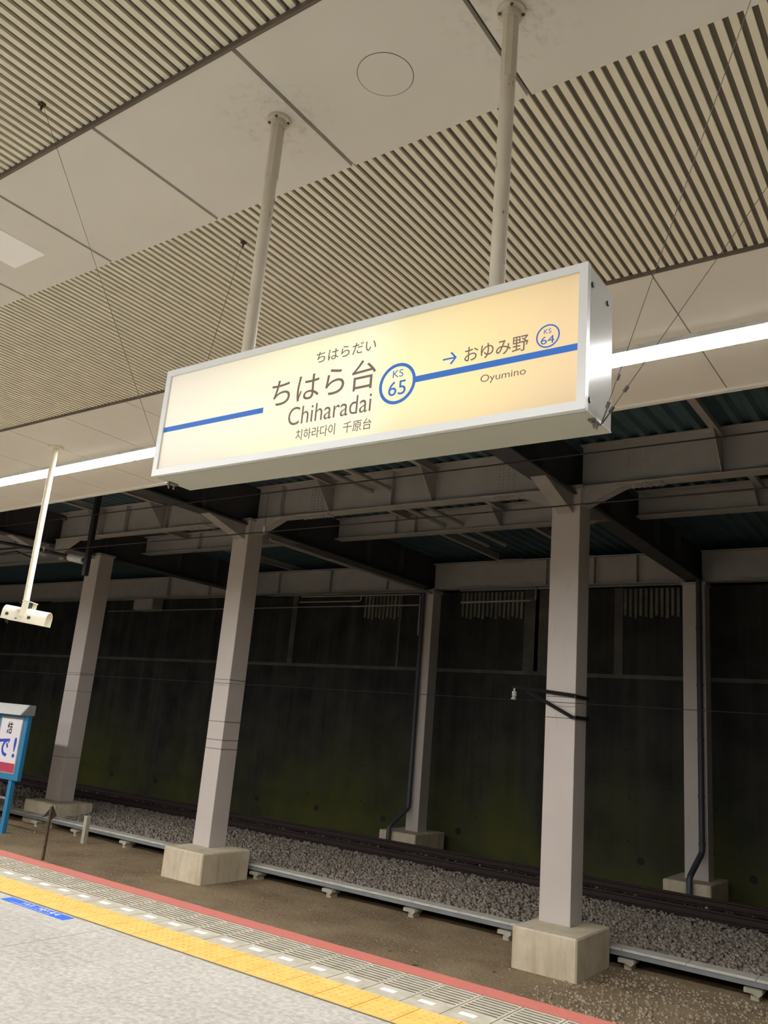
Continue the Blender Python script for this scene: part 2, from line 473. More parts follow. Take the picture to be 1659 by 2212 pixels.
mk = None; G = 'white reflective markers along the platform edge'
for k in range(-1, 34):
    x = -2.706-T*k
    if mk is None:
        mk = MB().box(-.057, .057, -.026, .026, 0, .003, .0012).build('edge_marker', MAT['white']); o = mk
    else: o = mk.copy(); COL.objects.link(o)
    o.location = (x, 5.018, 0)
    tag(o, 'small white rectangular marker set in the grey coping beside the yellow strip', 'marker', G)
fs = thing('floor_sticker', 'worn blue sticker with white print on the floor beside yellow strip', 'sticker', (-6.4, 4.44, 0))
MB().box(-6.84, -5.96, 4.39, 4.50, 0, .0012).build('backing', MAT['sticker'], fs)
mb = MB()
def blobs(mb, x0, x1, y0, y1, n, th):
    wc = (x1-x0)/n
    for i in range(n):
        a = x0+i*wc+wc*.12; b = x0+(i+1)*wc-wc*.12
        for _ in range(3):
            yy = random.uniform(y0, y1-th); mb.box(a+random.uniform(0, wc*.2), b-random.uniform(0, wc*.2), yy, yy+th, .0012, .0018)
        xx = random.uniform(a, b-th); mb.box(xx, xx+th*1.3, y0, y1, .0012, .0018)
blobs(mb, -6.62, -6.45, 4.438, 4.482, 3, .010); mb.build('worn_print', MAT['stickw'], fs); mb = MB(); blobs(mb, -6.42, -6.10, 4.432, 4.484, 5, .011)
mb.build('worn_print', MAT['stickw'], fs); mb = MB()
blobs(mb, -6.72, -6.16, 4.402, 4.418, 17, .004)
mb.build('small_worn_print', MAT['stickw'], fs)

# ------------------------------------------------------------------ ceiling lights
def lamp_y(x): return 4.93-.0235*(x+.88)
names = []
def light(xc, rear=False):
    x0, x1 = xc-1.25, xc+1.25
    f = (lambda q: -1.6) if rear else lamp_y
    lab = 'long glowing fluorescent ceiling light over the rear of the platform' if rear else \
          'glowing ceiling light strip right of the station sign, nearest the right edge' if 0 > xc > -2 else \
          'glowing ceiling light strip hidden behind the right half of the station sign' if -2 > xc > -4 else \
          'glowing ceiling light strip touching the left end of the station sign' if -4 > xc > -7 else \
          'glowing ceiling light strip crossed by the white security camera pole' if -7 > xc > -9.5 else \
          'glowing ceiling light strip at the left edge of view beyond the camera pole' if -9.5 > xc > -12 else \
          'fluorescent ceiling light of the same row past the edge of view'
    t = thing('ceiling_light', lab, 'ceiling light', (xc, f(xc), CZ), 'row of fluorescent ceiling lights over the platform')
    if rear: t['group'] = 'row of ceiling lights behind the viewer'
    mb = MB(); slab(mb, x0+.004, x1-.004, -.100, .100, CZ-.0324, CZ-.0005, sk=f, sk0=f); mb.build('housing', MAT['lampend'], t)
    mb = MB(); slab(mb, x0+.012, x1-.012, -.096, .096, CZ-.0345, CZ-.0325, sk=f, sk0=f); mb.build('diffuser', MAT['lamp'], t)
for k in range(-3, 12): light(-3.35-2.5*k-2.5)
for k in range(-2, 10): light(-3.35-2.5*k-2.5, True)
# covers on the panels
h = MB().box(-4.62, -4.30, 1.98, 2.285, CZ-.004, CZ+.001).build('access_hatch', MAT['hatch'])
tag(h, 'bright white square hatch in the ceiling panel at left', 'access hatch')
cc = thing('round_cover', 'faint round blanking cover in ceiling panel between the sign poles', 'ceiling cover', (-1.75, 2.15, CZ))
mb = MB().tube([(-1.75, 2.15, CZ-.0015), (-1.75, 2.15, CZ+.002)], .112, 48); mb.build('disc', MAT['panel'], cc, smooth=False)
mb = MB()
vs = []; fsx = []
for k in range(48):
    a = 2*math.pi*k/48
    for r in (.112, .115): vs.append((-1.75+r*math.cos(a), 2.15+r*math.sin(a), CZ-.0012))
    b = 2*((k+1) % 48); fsx.append((2*k, 2*k+1, b+1, b))
mb.add(vs, fsx).build('dirt_ring', MAT['dark_edge'], cc)

# ------------------------------------------------------------------ station name sign
SX0, SX1, SY0, SY1, SZ0, SZ1 = -2.62, -.815, 2.0, 2.205, 2.548, 3.0
sg = thing('station_sign', 'long white box station name sign with glowing cream face hung from ceiling', 'station sign', (-1.72, 2.1, SZ0))
MB().box(SX0+.002, SX1-.002, SY0+.02, SY1, SZ0+.002, SZ1, .002).build('casing', MAT['case'], sg)
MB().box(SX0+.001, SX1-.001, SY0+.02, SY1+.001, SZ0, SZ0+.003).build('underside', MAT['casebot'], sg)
fr = MB(); t_ = .026
for p in ([(SX0,SZ0),(SX1,SZ0),(SX1-t_,SZ0+t_),(SX0+t_,SZ0+t_)], [(SX1,SZ0),(SX1,SZ1),(SX1-t_,SZ1-t_),(SX1-t_,SZ0+t_)],
          [(SX1,SZ1),(SX0,SZ1),(SX0+t_,SZ1-t_),(SX1-t_,SZ1-t_)], [(SX0,SZ1),(SX0,SZ0),(SX0+t_,SZ0+t_),(SX0+t_,SZ1-t_)]):
    fr.prism(p, 'y', SY0, SY0+.022)
fr.build('front_frame', MAT['alu'], sg)
YF = SY0+.009
bd = MB().box(SX0+t_-.002, SX1-t_+.002, YF, YF+.008, SZ0+t_-.002, SZ1-t_+.002).build('light_panel', MAT['board'], sg)
W[bd.name] = W[sg.name]
def L(nm, *a, **k): return lettering(nm, *a, **k)
L('hiragana_lettering', 'ちはらだい', -1.82, -1.56, 2.882, 2.924, YF, MAT['ink'], bd)
L('name_lettering', 'ちはら台', -2.018, -1.55, 2.744, 2.853, YF, MAT['ink'], bd)
L('romaji_lettering', 'Chiharadai', -1.922, -1.558, 2.661, 2.729, YF, MAT['ink'], bd, bold=-.004)
L('korean_lettering', '치하라다이', -1.877, -1.702, 2.600, 2.640, YF, MAT['ink'], bd)
L('chinese_lettering', '千原台', -1.667, -1.55, 2.598, 2.638, YF, MAT['ink'], bd)
MB().box(SX0+t_, -2.052, YF-.0008, YF, 2.732, 2.753).build('left_line', MAT['blue'], bd)
MB().box(-1.392, SX1-t_, YF-.0008, YF, 2.732, 2.753).build('right_line', MAT['blue'], bd)
MB().ring((-1.459, 2.7405), .0605, .0715, YF-.001, YF).build('station_number_ring', MAT['blue'], bd)
L('station_code_lettering', 'KS', -1.479, -1.438, 2.763, 2.789, YF, MAT['blue'], bd, bold=-.004)
L('station_number_lettering', '65', -1.492, -1.424, 2.700, 2.750, YF, MAT['blue'], bd)
ar = MB(); ay = 2.790
ar.box(-1.290, -1.246, YF-.001, YF, ay-.0026, ay+.0026)
for s in (1, -1): ar.prism([(-1.240, ay), (-1.247, ay), (-1.264, ay+s*.0185), (-1.2575, ay+s*.0205)], 'y', YF-.001, YF)
ar.build('direction_arrow', MAT['blue'], bd)
L('next_station_lettering', 'おゆみ野', -1.212, -.998, 2.765, 2.815, YF, MAT['ink'], bd)
MB().ring((-.936, 2.795), .0325, .0368, YF-.001, YF).build('next_number_ring', MAT['blue'], bd)
L('next_code_lettering', 'KS', -.949, -.926, 2.803, 2.818, YF, MAT['blue'], bd, bold=-.006)
L('next_number_lettering', '64', -.958, -.916, 2.771, 2.795, YF, MAT['blue'], bd)
L('next_romaji_lettering', 'Oyumino', -1.151, -1.002, 2.681, 2.711, YF, MAT['ink'], bd, bold=-.006)
for y, z in ((2.04, 2.945), (2.16, 2.945), (2.033, 2.585)):
    MB().tube([(SX1-.003, y, z), (SX1+.003, y, z)], .0085, 12).build('end_screw', MAT['dsteel'], sg)
for hx in (-2.612, -.824):
    mb = MB().box(hx-.012, hx+.012, 2.075, 2.125, SZ0-.006, SZ0+.001)
    mb.tube([(hx, 2.1+.014*math.cos(a), SZ0-.014+.014*math.sin(a)) for a in np.linspace(-.6, 4.0, 12)], .0035, 8)
    mb.build('eye_bolt', MAT['steel'], sg, smooth=True)
def sign_pole(x, lab):
    t = thing('sign_pole', lab, 'pole', (x, 2.13, CZ), 'two poles carrying the station sign')
    MB().tube([(x, 2.13, SZ1), (x, 2.13, CZ-.004)], .0265, 24).build('pipe', MAT['pole'], t, smooth=True)
    MB().tube([(x, 2.13, CZ-.30), (x, 2.13, CZ-.004)], .0295, 8).build('sleeve', MAT['pole'], t)
    mb = MB().tube([(x, 2.13, CZ-.012), (x, 2.13, CZ-.001)], .052, 32)
    mb.tube([(x, 2.13, CZ-.04), (x, 2.13, CZ-.01)], .034, 24)
    mb.build('ceiling_flange', MAT['pole'], t, smooth=True)
    for a in (.6, 2.2, 3.7, 5.2):
        MB().disc((x+.042*math.cos(a), 2.13+.042*math.sin(a), CZ-.017), .006, .006, n=6).build('flange_bolt', MAT['rust'], t)
    mb = MB().tube([(x, 2.094, SZ1+.035), (x, 2.106, SZ1+.035)], .010, 6); mb.tube([(x, 2.09, SZ1+.035), (x, 2.168, SZ1+.035)], .005, 8)
    mb.build('clamp_bolt', MAT['steel'], t)
sign_pole(-2.305, 'worn cream pole holding the left part of the station sign')
sign_pole(-1.18, 'worn cream pole holding the right part of the station sign')
def stay(a, b, lab, fit):
    t = thing('stay_wire', lab, 'wire', b, 'thin stay wires bracing the station sign')
    a, b = Vector(a), Vector(b)
    MB().tube([a, b], .0011, 6).build('cable', MAT['wire'], t)
    MB().box(b.x-.012, b.x+.012, b.y-.012, b.y+.012, b.z-.012, b.z).box(b.x-.004, b.x+.004, b.y-.004, b.y+.004, b.z-.035, b.z-.01).build('anchor', MAT['rust'], t)
    d = (b-a).normalized()
    for q in (.05, .13)[:fit]:
        MB().tube([a+d*q, a+d*(q+.018)], .0055, 8).build('cable_clip', MAT['steel'], t)
    MB().tube([a+d*.055+Vector((.004, 0, 0)), a+Vector((.002, 0, 0))], .0012, 5).build('loop', MAT['steel'], t)
zs = CZ+.018
stay((-2.624, 2.1, SZ0-.016), (-3.19, 1.54, zs), 'thin wire from far left ceiling ribs down to sign left end', 2)
stay((-2.624, 2.1, SZ0-.016), (-3.15, 2.77, zs), 'thin short wire behind the left end of the sign', 2)
stay((-.808, 2.1, SZ0-.014), (.06, 1.54, zs), 'thin steep wire at the right end of the sign', 2)
stay((-.808, 2.1, SZ0-.014), (-.04, 2.77, zs), 'thin slanting wire at right, lower and nearer the frame edge', 2)

# ------------------------------------------------------------------ security camera
cx, cy = -7.655, 4.60
cp = thing('security_camera', 'cream security camera with sunshield hanging on a long white pole', 'security camera', (cx, cy, CZ))
MB().tube([(cx, cy, 2.56), (cx, cy, CZ)], .030, 20).build('pole', MAT['cwhite'], cp, smooth=True)
MB().disc((cx, cy, CZ-.02), .08, .019).build('ceiling_flange', MAT['cwhite'], cp)
yaw = math.radians(34); til = math.radians(-6)
R3 = Matrix.Translation((cx+.02, cy+.02, 2.425)) @ Matrix.Rotation(yaw, 4, 'Z') @ Matrix.Rotation(-til, 4, 'Y') @ Matrix.Scale(.80, 4)
def xf(mb): mb.v = [tuple(R3 @ Vector(p)) for p in mb.v]; return mb
# rounded-rectangle shell of the sunshield, open underneath
prof = []
for a in np.linspace(0, math.pi, 13): prof.append((.095*math.cos(a), .01+.080*math.sin(a)))
prof = [(.095, -.085)]+prof+[(-.095, -.085)]
def shell(x0, x1, th, drop0=0, drop1=0):
    mb = MB(); n = len(prof); vs = []
    for xx in (x0, x1):
        for k, (yy, zz) in enumerate(prof): vs.append((xx, yy, zz))
        for k, (yy, zz) in enumerate(prof): vs.append((xx, yy*(1-th/.095), zz-th if zz > 0 else zz))
    f = []
    for i in range(n-1):
        f += [(i, i+1, 2*n+i+1, 2*n+i), (n+i, 3*n+i, 3*n+i+1, n+i+1), (i, n+i, n+i+1, i+1), (2*n+i, 2*n+i+1, 3*n+i+1, 3*n+i)]
    f += [(0, 2*n, 3*n, n), (n-1, 2*n-1, 4*n-1, 3*n-1)]
    return mb.add(vs, f)
xf(shell(-.27, .29, .006)).build('sunshield', MAT['cwhite'], cp, smooth=True)
body = MB(); pts = [(yy*.86, max(zz, -.07)*.86) for yy, zz in prof]
body.prism([(p[0], p[1]) for p in pts], 'x', -.262, .13); xf(body).build('housing', MAT['cwhite'], cp)
xf(MB().tube([(.131, 0, 0), (.14, 0, 0)], .05, 24)).build('lens', MAT['lens'], cp)
yk = MB().box(-.05, .05, -.118, .118, .165, .175).box(-.04, .04, -.118, -.108, -.02, .175).box(-.04, .04, .108, .118, -.02, .175)
xf(yk).build('yoke_bracket', MAT['cwhite'], cp)
mb = MB().tube([(-.01, 0, .10), (-.01, 0, .17)], .045, 16); xf(mb).build('swivel', MAT['dsteel'], cp)
for q in (-.20, .08):
    xf(MB().tube([(q, -.102, -.02), (q, -.09, -.02)], .020, 14)).build('hinge_latch', MAT['dsteel'], cp)
xf(MB().box(-.09, -.065, -.0965, -.0945, -.065, -.05)).build('small_badge', MAT['bluep'], cp)
ca = MB().tube([(-.25+.05*math.sin(a), .0+.03*math.cos(a*1.3), -.08-.05*math.sin(a)) for a in np.linspace(0, 3.1, 14)], .007, 6)
xf(ca).build('cable', MAT['black'], cp, smooth=True)
ca = MB().tube([(-.02-.12*math.sin(a), .02, .15-.05*a/3+.03*math.sin(a)) for a in np.linspace(0, 2.4, 12)], .008, 6)
xf(ca).build('cable', MAT['black'], cp, smooth=True)

# ------------------------------------------------------------------ columns and footings
def footing(x0, x1, y0, y1, z1, lab, sk=0.0):
    t = MB(); z0 = -1.22
    t.box(x0, x1, y0, y1, z0, z1, .02)
    o = t.build('column_footing', MAT['footing']); tag(o, lab, 'concrete footing', 'concrete footings under the steel columns'); return o
def column(x0, x1, y0, y1, z0, z1, lab, bands=()):
    t = thing('steel_column', lab, 'column', ((x0+x1)/2, (y0+y1)/2, z0), 'square steel columns holding the roof over the tracks')
    MB().box(x0, x1, y0, y1, z0, z1, .006).build('shaft', MAT['column'], t)
    MB().box(x0-.03, x1+.03, y0-.03, y1+.03, z1-.02, z1+.03).build('cap_plate', MAT['girder'], t)
    for z in bands:
        e = .006; mb = MB()
        mb.box(x0-e, x1+e, y0-e, y0, z, z+.008).box(x0-e, x1+e, y1, y1+e, z, z+.008).box(x0-e, x0, y0, y1, z, z+.008).box(x1, x1+e, y0, y1, z, z+.008)
        mb.build('strap', MAT['drain'], t)
    return t
footing(-5.20, -4.31, 10.72, 11.88, -.70, 'pale concrete footing of the nearest steel column at right')
column(-5.09, -4.64, 11.29, 11.70, -.70, 5.38, 'thick pinkish grey column nearest the viewer, right of the sign centre', (1.98, 2.27))
footing(-12.0, -11.0, 10.70, 11.86, -.70, 'stained concrete footing of the column left of the centre')
column(-11.89, -11.47, 11.26, 11.68, -.70, 5.38, 'pinkish grey column left of centre, just under the sign left half', (1.0, 1.16, 1.49, 2.26))
footing(-18.66, -17.47, 12.15, 13.2, -.70, 'shadowed concrete footing at far left beneath the shaded column')
column(-18.55, -18.02, 12.6, 13.02, -.70, 5.30, 'column at left whose lower half lies in shade, beside the billboard', (.30, 1.86, 2.3))
footing(-12.15, -11.10, 17.55, 18.9, -.76, 'far footing by the wall with a drain pipe, near the centre')
column(-11.76, -11.40, 18.1, 18.5, -.76, 5.18, 'far column with drain pipe against the dark wall, near the centre')
footing(-5.33, -4.42, 17.55, 18.9, -.76, 'far footing by the wall with a drain pipe, at right')
column(-5.06, -4.60, 18.1, 18.5, -.76, 5.18, 'far column with drain pipe against the dark wall, at right edge')
def drain(x, lab, jog):
    t = thing('drain_pipe', lab, 'drain pipe', (x, 18.0, -1.1), 'drain pipes down the far columns')
    y = 18.02
    MB().tube([(x, y, 5.25), (x, y, -.20), (x+jog*.1, y-.04, -.27), (x+jog*.9, y-.49, -.62), (x+jog, y-.535, -.69), (x+jog, y-.54, -1.18)], .058, 16).build('downpipe', MAT['drain'], t, smooth=True)
    for z in (4.2, 3.0, 1.9, .8, -.1):
        MB().tube([(x, y, z), (x, y, z+.05)], .066, 16).build('coupling', MAT['drain'], t, smooth=True)
drain(-11.66, 'dark drain pipe down the far column near the centre', -.16)
drain(-4.70, 'dark drain pipe down the far column at the right edge', -.10)

# ------------------------------------------------------------------ roof steelwork
def bolts(mb, x0, x1, z0, z1, y, nx, nz, r=.013, d=-.014):
    for i in range(nx):
        for j in range(nz):
            mb.disc((x0+(x1-x0)*i/max(nx-1, 1), y, z0+(z1-z0)*j/max(nz-1, 1)), r, d, 'y', 6)
BAYS = ((XA, -18.52, 'left of the shaded column'), (-18.18, -11.85, 'between the shaded and the left of centre column'),
        (-11.51, -5.035, 'between the left of centre and the nearest column'), (-4.695, XB, 'right of the nearest column'))
def girder(y, z0, z1, lab, stiff=(), splices=(), gussets=()):
    for b0, b1, where in BAYS:
        inb = lambda q: b0+.1 < q < b1-.1
        t = thing('steel_girder', lab+' '+where, 'girder', ((b0+b1)/2, y, z0), 'long steel girders running parallel to the track')
        MB().box(b0, b1, y-.008, y+.008, z0, z1).build('web', MAT['girder'], t)
        MB().box(b0, b1, y-.13, y+.13, z0-.02, z0).build('bottom_flange', MAT['girder'], t)
        MB().box(b0, b1, y-.13, y+.13, z1-.02, z1).build('top_flange', MAT['girder'], t)
        for x in filter(inb, stiff): MB().box(x-.006, x+.006, y-.12, y-.008, z0, z1-.02).build('stiffener', MAT['girder'], t)
        for x in filter(inb, splices):
            mb = MB().box(x-.16, x+.16, y-.018, y-.008, z0+.05, z1-.06); bolts(mb, x-.12, x-.05, z0+.1, z1-.1, y-.018, 2, 9); bolts(mb, x+.05, x+.12, z0+.1, z1-.1, y-.018, 2, 9)
            mb.build('web_splice_plate', MAT['girder'], t)
            mb = MB().box(x-.38, x+.38, y-.125, y+.125, z0-.034, z0-.02)
            for i in range(9):
                for j in (-.1, -.05, .05, .1): mb.disc((x-.34+i*.085, y+j, z0-.048), .014, .015, 'z', 6)
            mb.build('flange_splice_plate', MAT['girder'], t)
        for x in filter(inb, gussets):
            MB().prism([(y-.008, z1-.02), (y-.55, z1-.02), (y-.55, z1-.14), (y-.10, z0+.02), (y-.008, z0+.02)], 'x', x-.006, x+.006).build('gusset_plate', MAT['girder'], t)
girder(11.5, 5.42, 6.085, 'nearest grey steel girder', (-10.83, -8.2, -14.2, -15.6, -16.9, -20, -22, -24), (-3.85, -6.0, -10.0, -13.2, -17.0, -19.8), (-9.6, -7.35, -2.65, -.4, -14.3, -16.5))
girder(14.1, 5.63, 6.085, 'shallow middle grey girder', (-9.9, -9.4, -14, -16, -20, -22), (), (-7.4, -2.7))
girder(18.3, 5.26, 5.92, 'farthest wall side girder', (-6.1, -7.1, -8.3, -13, -15, -17, -20, -22), (), ())
def cross(xc, lab):
    t = thing('cross_beam', lab, 'cross beam', (xc, 12, 5.3), 'deep cross beams spanning from platform to wall')
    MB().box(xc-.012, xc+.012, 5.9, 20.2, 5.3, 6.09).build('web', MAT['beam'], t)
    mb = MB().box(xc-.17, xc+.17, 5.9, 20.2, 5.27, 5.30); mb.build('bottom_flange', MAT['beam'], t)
    for y in (7.2, 8.6, 10.1, 12.9, 15.4, 16.8):
        MB().box(xc-.15, xc+.15, y-.006, y+.006, 5.3, 6.09).build('stiffener', MAT['beam'], t)
    for s in (-1, 1):      # haunches of the girder beside the beam
        MB().prism([(xc+s*.17, 5.42), (xc+s*.95, 5.42), (xc+s*.17, 5.08)], 'y', 11.40, 11.6).build('haunch', MAT['girder'], t)
    MB().prism([(10.2, 5.29), (11.28, 5.29), (11.28, 4.98)], 'x', xc-.12, xc+.12).build('haunch', MAT['girder'], t)
    MB().prism([(13.0, 5.29), (11.72, 5.29), (11.72, 4.98)], 'x', xc-.12, xc+.12).build('haunch', MAT['girder'], t)
cross(-4.865, 'dark deep cross beam over the nearest column at right')
cross(-11.68, 'dark deep cross beam running back from the left of centre column')
cross(-18.35, 'dark deep cross beam over the shaded column at far left')
def ybeam(xc, lab):
    o = MB().box(xc-.05, xc+.05, 5.9, 20.0, 5.93, 5.945).box(xc-.004, xc+.004, 5.9, 20.0, 5.94, 6.09).build('roof_purlin', MAT['girder'])
    tag(o, 'slim steel purlin under the roof deck, '+lab, 'purlin', 'slim purlins under the roof deck')
for xc, lab in ((-9.6, 'just right of the left of centre column'), (-7.35, 'midway between the two lit columns'), (-2.65, 'right of the nearest column'),
                (-.4, 'beyond the right edge of view'), (-14.3, 'left of the left of centre column'), (-16.5, 'right of the shaded column')): ybeam(xc, lab)
def hpipe(pts, r, lab, mat='pipe', name='conduit', grp=None):
    o = MB().tube(pts, r, 10).build(name, MAT[mat], smooth=True); tag(o, lab, 'pipe', grp); return o
hpipe([(-8.72, 7, 5.74), (-8.72, 16, 5.76)], .045, 'thick grey pipe passing through the girders, left one of the pair', 'girder')
hpipe([(-8.30, 7, 5.74), (-8.30, 16, 5.76)], .045, 'thick grey pipe passing through the girders, right one of the pair', 'girder')
hpipe([(-11.40, 11.8, 5.1), (-11.40, 18.0, 5.1)], .035, 'grey pipe running under the cross beam toward the far column', 'girder')
GP = 'galvanised pipes along the top of the wall'
hpipe([(-30, 19.12, 5.36), (-12.2, 19.12, 5.36)], .028, 'long galvanised pipe on the wall top left of the centre far column', grp=GP)
hpipe([(-11.2, 19.12, 5.36), (-5.2, 19.12, 5.38)], .028, 'bright galvanised pipe on the wall top between the far columns', grp=GP)
hpipe([(-4.35, 19.12, 5.4), (4, 19.12, 5.4)], .028, 'galvanised pipe on the wall top right of the last far column', grp=GP)
hpipe([(-15.8, 17.95, 5.08), (-11.74, 17.95, 5.07), (-11.70, 17.95, 5.02), (-11.70, 17.95, 4.0)], .022, 'thin upper conduit turning down beside the centre far column', grp=GP)
hpipe([(-15.9, 18.0, 4.93), (-13.72, 18.0, 4.93), (-13.68, 18.0, 4.97), (-13.68, 18.0, 5.2)], .020, 'short bent conduit left of the centre far column', grp=GP)
hpipe([(-13.98, 17.98, 4.78), (-11.75, 17.98, 4.79)], .022, 'lowest conduit ending at the centre far column', grp=GP)
hpipe([(-26, 18.9, 4.9), (-14.5, 18.9, 4.95)], .018, 'faint lower conduit along the wall at left', grp=GP)
hpipe([(-10.5, 18.0, 4.84), (-8.60, 18.0, 4.86), (-8.55, 18.2, 4.9), (-8.55, 18.2, 5.25)], .026, 'bent conduit rising left of the nearest column', grp=GP)
hpipe([(-9.67, 18.0, 5.79), (-8.86, 18.0, 5.79), (-8.82, 18.0, 5.83), (-8.86, 18.0, 5.89), (-9.5, 18.0, 5.89), (-9.52, 18.0, 6.1)], .014, 'small looped conduit high behind the girders', grp=GP)
jb = MB().box(-24.2, -23.2, 18.6, 19.1, 4.9, 5.5, .02).build('junction_box', MAT['girder']); tag(jb, 'grey box high on the wall right of the shaded column', 'junction box')

# ------------------------------------------------------------------ overhead wires
def owire(y, z, lab, r=.009, x0=XA, x1=XB):
    o = MB().tube([(x0, y, z), (x1, y, z)], r, 8).build('overhead_wire', MAT['black']); tag(o, lab, 'overhead wire'); return o
owire(8.2, 4.74, 'upper black overhead wire crossing in front of the girders')
owire(8.2, 4.165, 'lower black overhead wire crossing in front of the columns')
owire(11.15, 2.19, 'very thin wire strung at mid height along the columns', .004)
def hanger(x, where):
    t = thing('wire_hanger', 'small white insulator clip on the lower overhead wire, '+where, 'insulator', (x, 8.2, 4.15), 'small insulator clips on the overhead wire')
    mb = MB().tube([(x, 8.2, 4.16), (x, 8.2, 4.2), (x, 8.2, 4.21), (x, 8.2, 4.25)], .02, 12, rr=[.014, .014, .024, .024]); mb.build('insulator', MAT['porcelain'], t, smooth=True)
    MB().tube([(x, 8.2, 4.25), (x, 8.2, 4.74)], .004, 6).build('dropper', MAT['wire'], t)
hanger(-8.05, 'in mid span below the sign'); hanger(-13.4, 'near the shaded column at left')
cl = MB().tube([(-13.02, 8.2, 4.74), (-12.98, 8.2, 4.74), (-12.92, 8.2, 4.74), (-12.88, 8.2, 4.74)], .03, 10, rr=[.015, .04, .04, .015]).build('wire_clamp', MAT['black'], smooth=True)
tag(cl, 'small round black clamp on the upper overhead wire at left', 'clamp')
hp = thing('hanging_mast', 'dark square mast hanging from roof with cantilever arm and ribbed insulator', 'catenary mast', (-12.5, 8.5, 6.0))
MB().box(-12.545, -12.455, 8.455, 8.545, 3.75, 6.09, .008).build('mast', MAT['black'], hp)
MB().tube([(-12.56, 8.5, 4.02), (-13.9, 8.5, 4.27), (-17.5, 8.5, 4.85)], .035, 12).build('cantilever_arm', MAT['black'], hp, smooth=True)
d0 = Vector((-12.62, 8.5, 4.03)); d1 = Vector((-13.05, 8.5, 4.11))
pp = [d0.lerp(d1, k/14) for k in range(15)]
MB().tube(pp, .07, 16, rr=[(.075 if k % 2 else .052) for k in range(15)]).build('ribbed_insulator', MAT['porcelain'], hp, smooth=True)
MB().tube([(-17.5, 8.5, 4.2), (-14.8, 8.5, 4.3), (-14.1, 8.5, 4.12)], .018, 8).build('registration_arm', MAT['black'], hp, smooth=True)
MB().tube([(-14.1, 8.5, 4.3), (-14.15, 8.5, 3.95)], .05, 12).build('clamp_block', MAT['black'], hp)
ba = thing('bracket_arm', 'black triangular bracket arm with white insulator on the nearest column', 'bracket', (-4.86, 11.24, 2.2))
mb = MB(); yb = 11.235
mb.tube([(-4.60, yb, 2.295), (-5.60, yb, 2.385)], .026, 4); mb.tube([(-4.60, yb, 2.0), (-4.66, yb, 2.0), (-5.36, yb, 2.33)], .026, 4)
mb.build('arm_frame', MAT['black'], ba)
MB().box(-4.64, -4.60, yb-.02, 11.72, 2.265, 2.31).box(-4.64, -4.60, yb-.02, 11.72, 1.98, 2.025).build('clamp_bars', MAT['black'], ba)
MB().tube([(-5.565, yb, 2.36), (-5.565, yb, 2.32), (-5.565, yb, 2.315), (-5.565, yb, 2.25), (-5.565, yb, 2.245), (-5.575, yb, 2.20), (-5.575, yb, 2.19)], .03, 14, rr=[.015,.015,.035,.035,.022,.042,.03]).build('insulator', MAT['porcelain'], ba, smooth=True)

# ------------------------------------------------------------------ cable trough
TY0, TY1, TZ = 11.96, 12.21, -.955
ct = thing('cable_trough', 'long low concrete cable trough on stub supports beside the ballast', 'cable trough', (-10, 12.1, TZ))
MB().box(-30, 6, TY0+.012, TY1-.012, TZ-.095, TZ-.034).build('channel', MAT['trough'], ct)
for k in range(42):
    x1 = 5.9-.84*k; MB().box(x1-.835, x1, TY0, TY1, TZ-.034, TZ, .004).build('lid', MAT['lid'], ct)
sp0 = None; grp = 'stub posts carrying the cable trough'
plab = {-2.52: 'concrete stub post nearest the lower right corner', -4.10: 'concrete stub post just right of the nearest footing', -5.9: 'concrete stub post touching the left of the nearest footing',
        -7.56: 'concrete stub post first left of the nearest footing area', -9.22: 'concrete stub post midway between the two lit footings', -10.92: 'concrete stub post just right of the left of centre footing',
        -14.64: 'concrete stub post left of the left of centre footing', -16.32: 'concrete stub post beside the tall white stake', -17.8: 'concrete stub post in front of the shaded footing'}
for x, lab in plab.items():
    if sp0 is None:
        sp0 = thing('support_post', lab, 'support post', (x, 12.05, -1.2), grp)
        MB().box(x-.05, x+.05, 11.97, 12.16, -1.25, TZ-.12, .006).build('stub', MAT['post'], sp0)
        MB().prism([(x-.12, TZ-.115), (x+.09, TZ-.115), (x+.10, TZ-.15), (x+.05, TZ-.20), (x-.02, TZ-.165), (x-.12, TZ-.165)], 'y', 11.93, 12.18).build('bracket', MAT['post'], sp0)
    else: copy_tree(sp0, (x+2.52, 0, 0), lab)
ws = MB().box(-15.46, -15.36, 11.50, 11.60, -1.22, -.66, .008).build('marker_stake', MAT['post']); tag(ws, 'short white square stake standing in front of the cable trough at left', 'stake')
rs = thing('rusty_marker_post', 'thin rusty post with dark triangular plates standing in the dirt at left', 'marker post', (-14.13, 9.77, -1.2))
MB().box(-14.15, -14.11, 9.75, 9.79, -1.2, -.28).build('post', MAT['rust'], rs)
MB().prism([(-14.13, -.26), (-14.40, -.50), (-14.13, -.42)], 'y', 9.785, 9.795).prism([(-14.13, -.26), (-13.97, -.42), (-14.13, -.52)], 'y', 9.785, 9.795).build('triangular_plates', MAT['black'], rs)

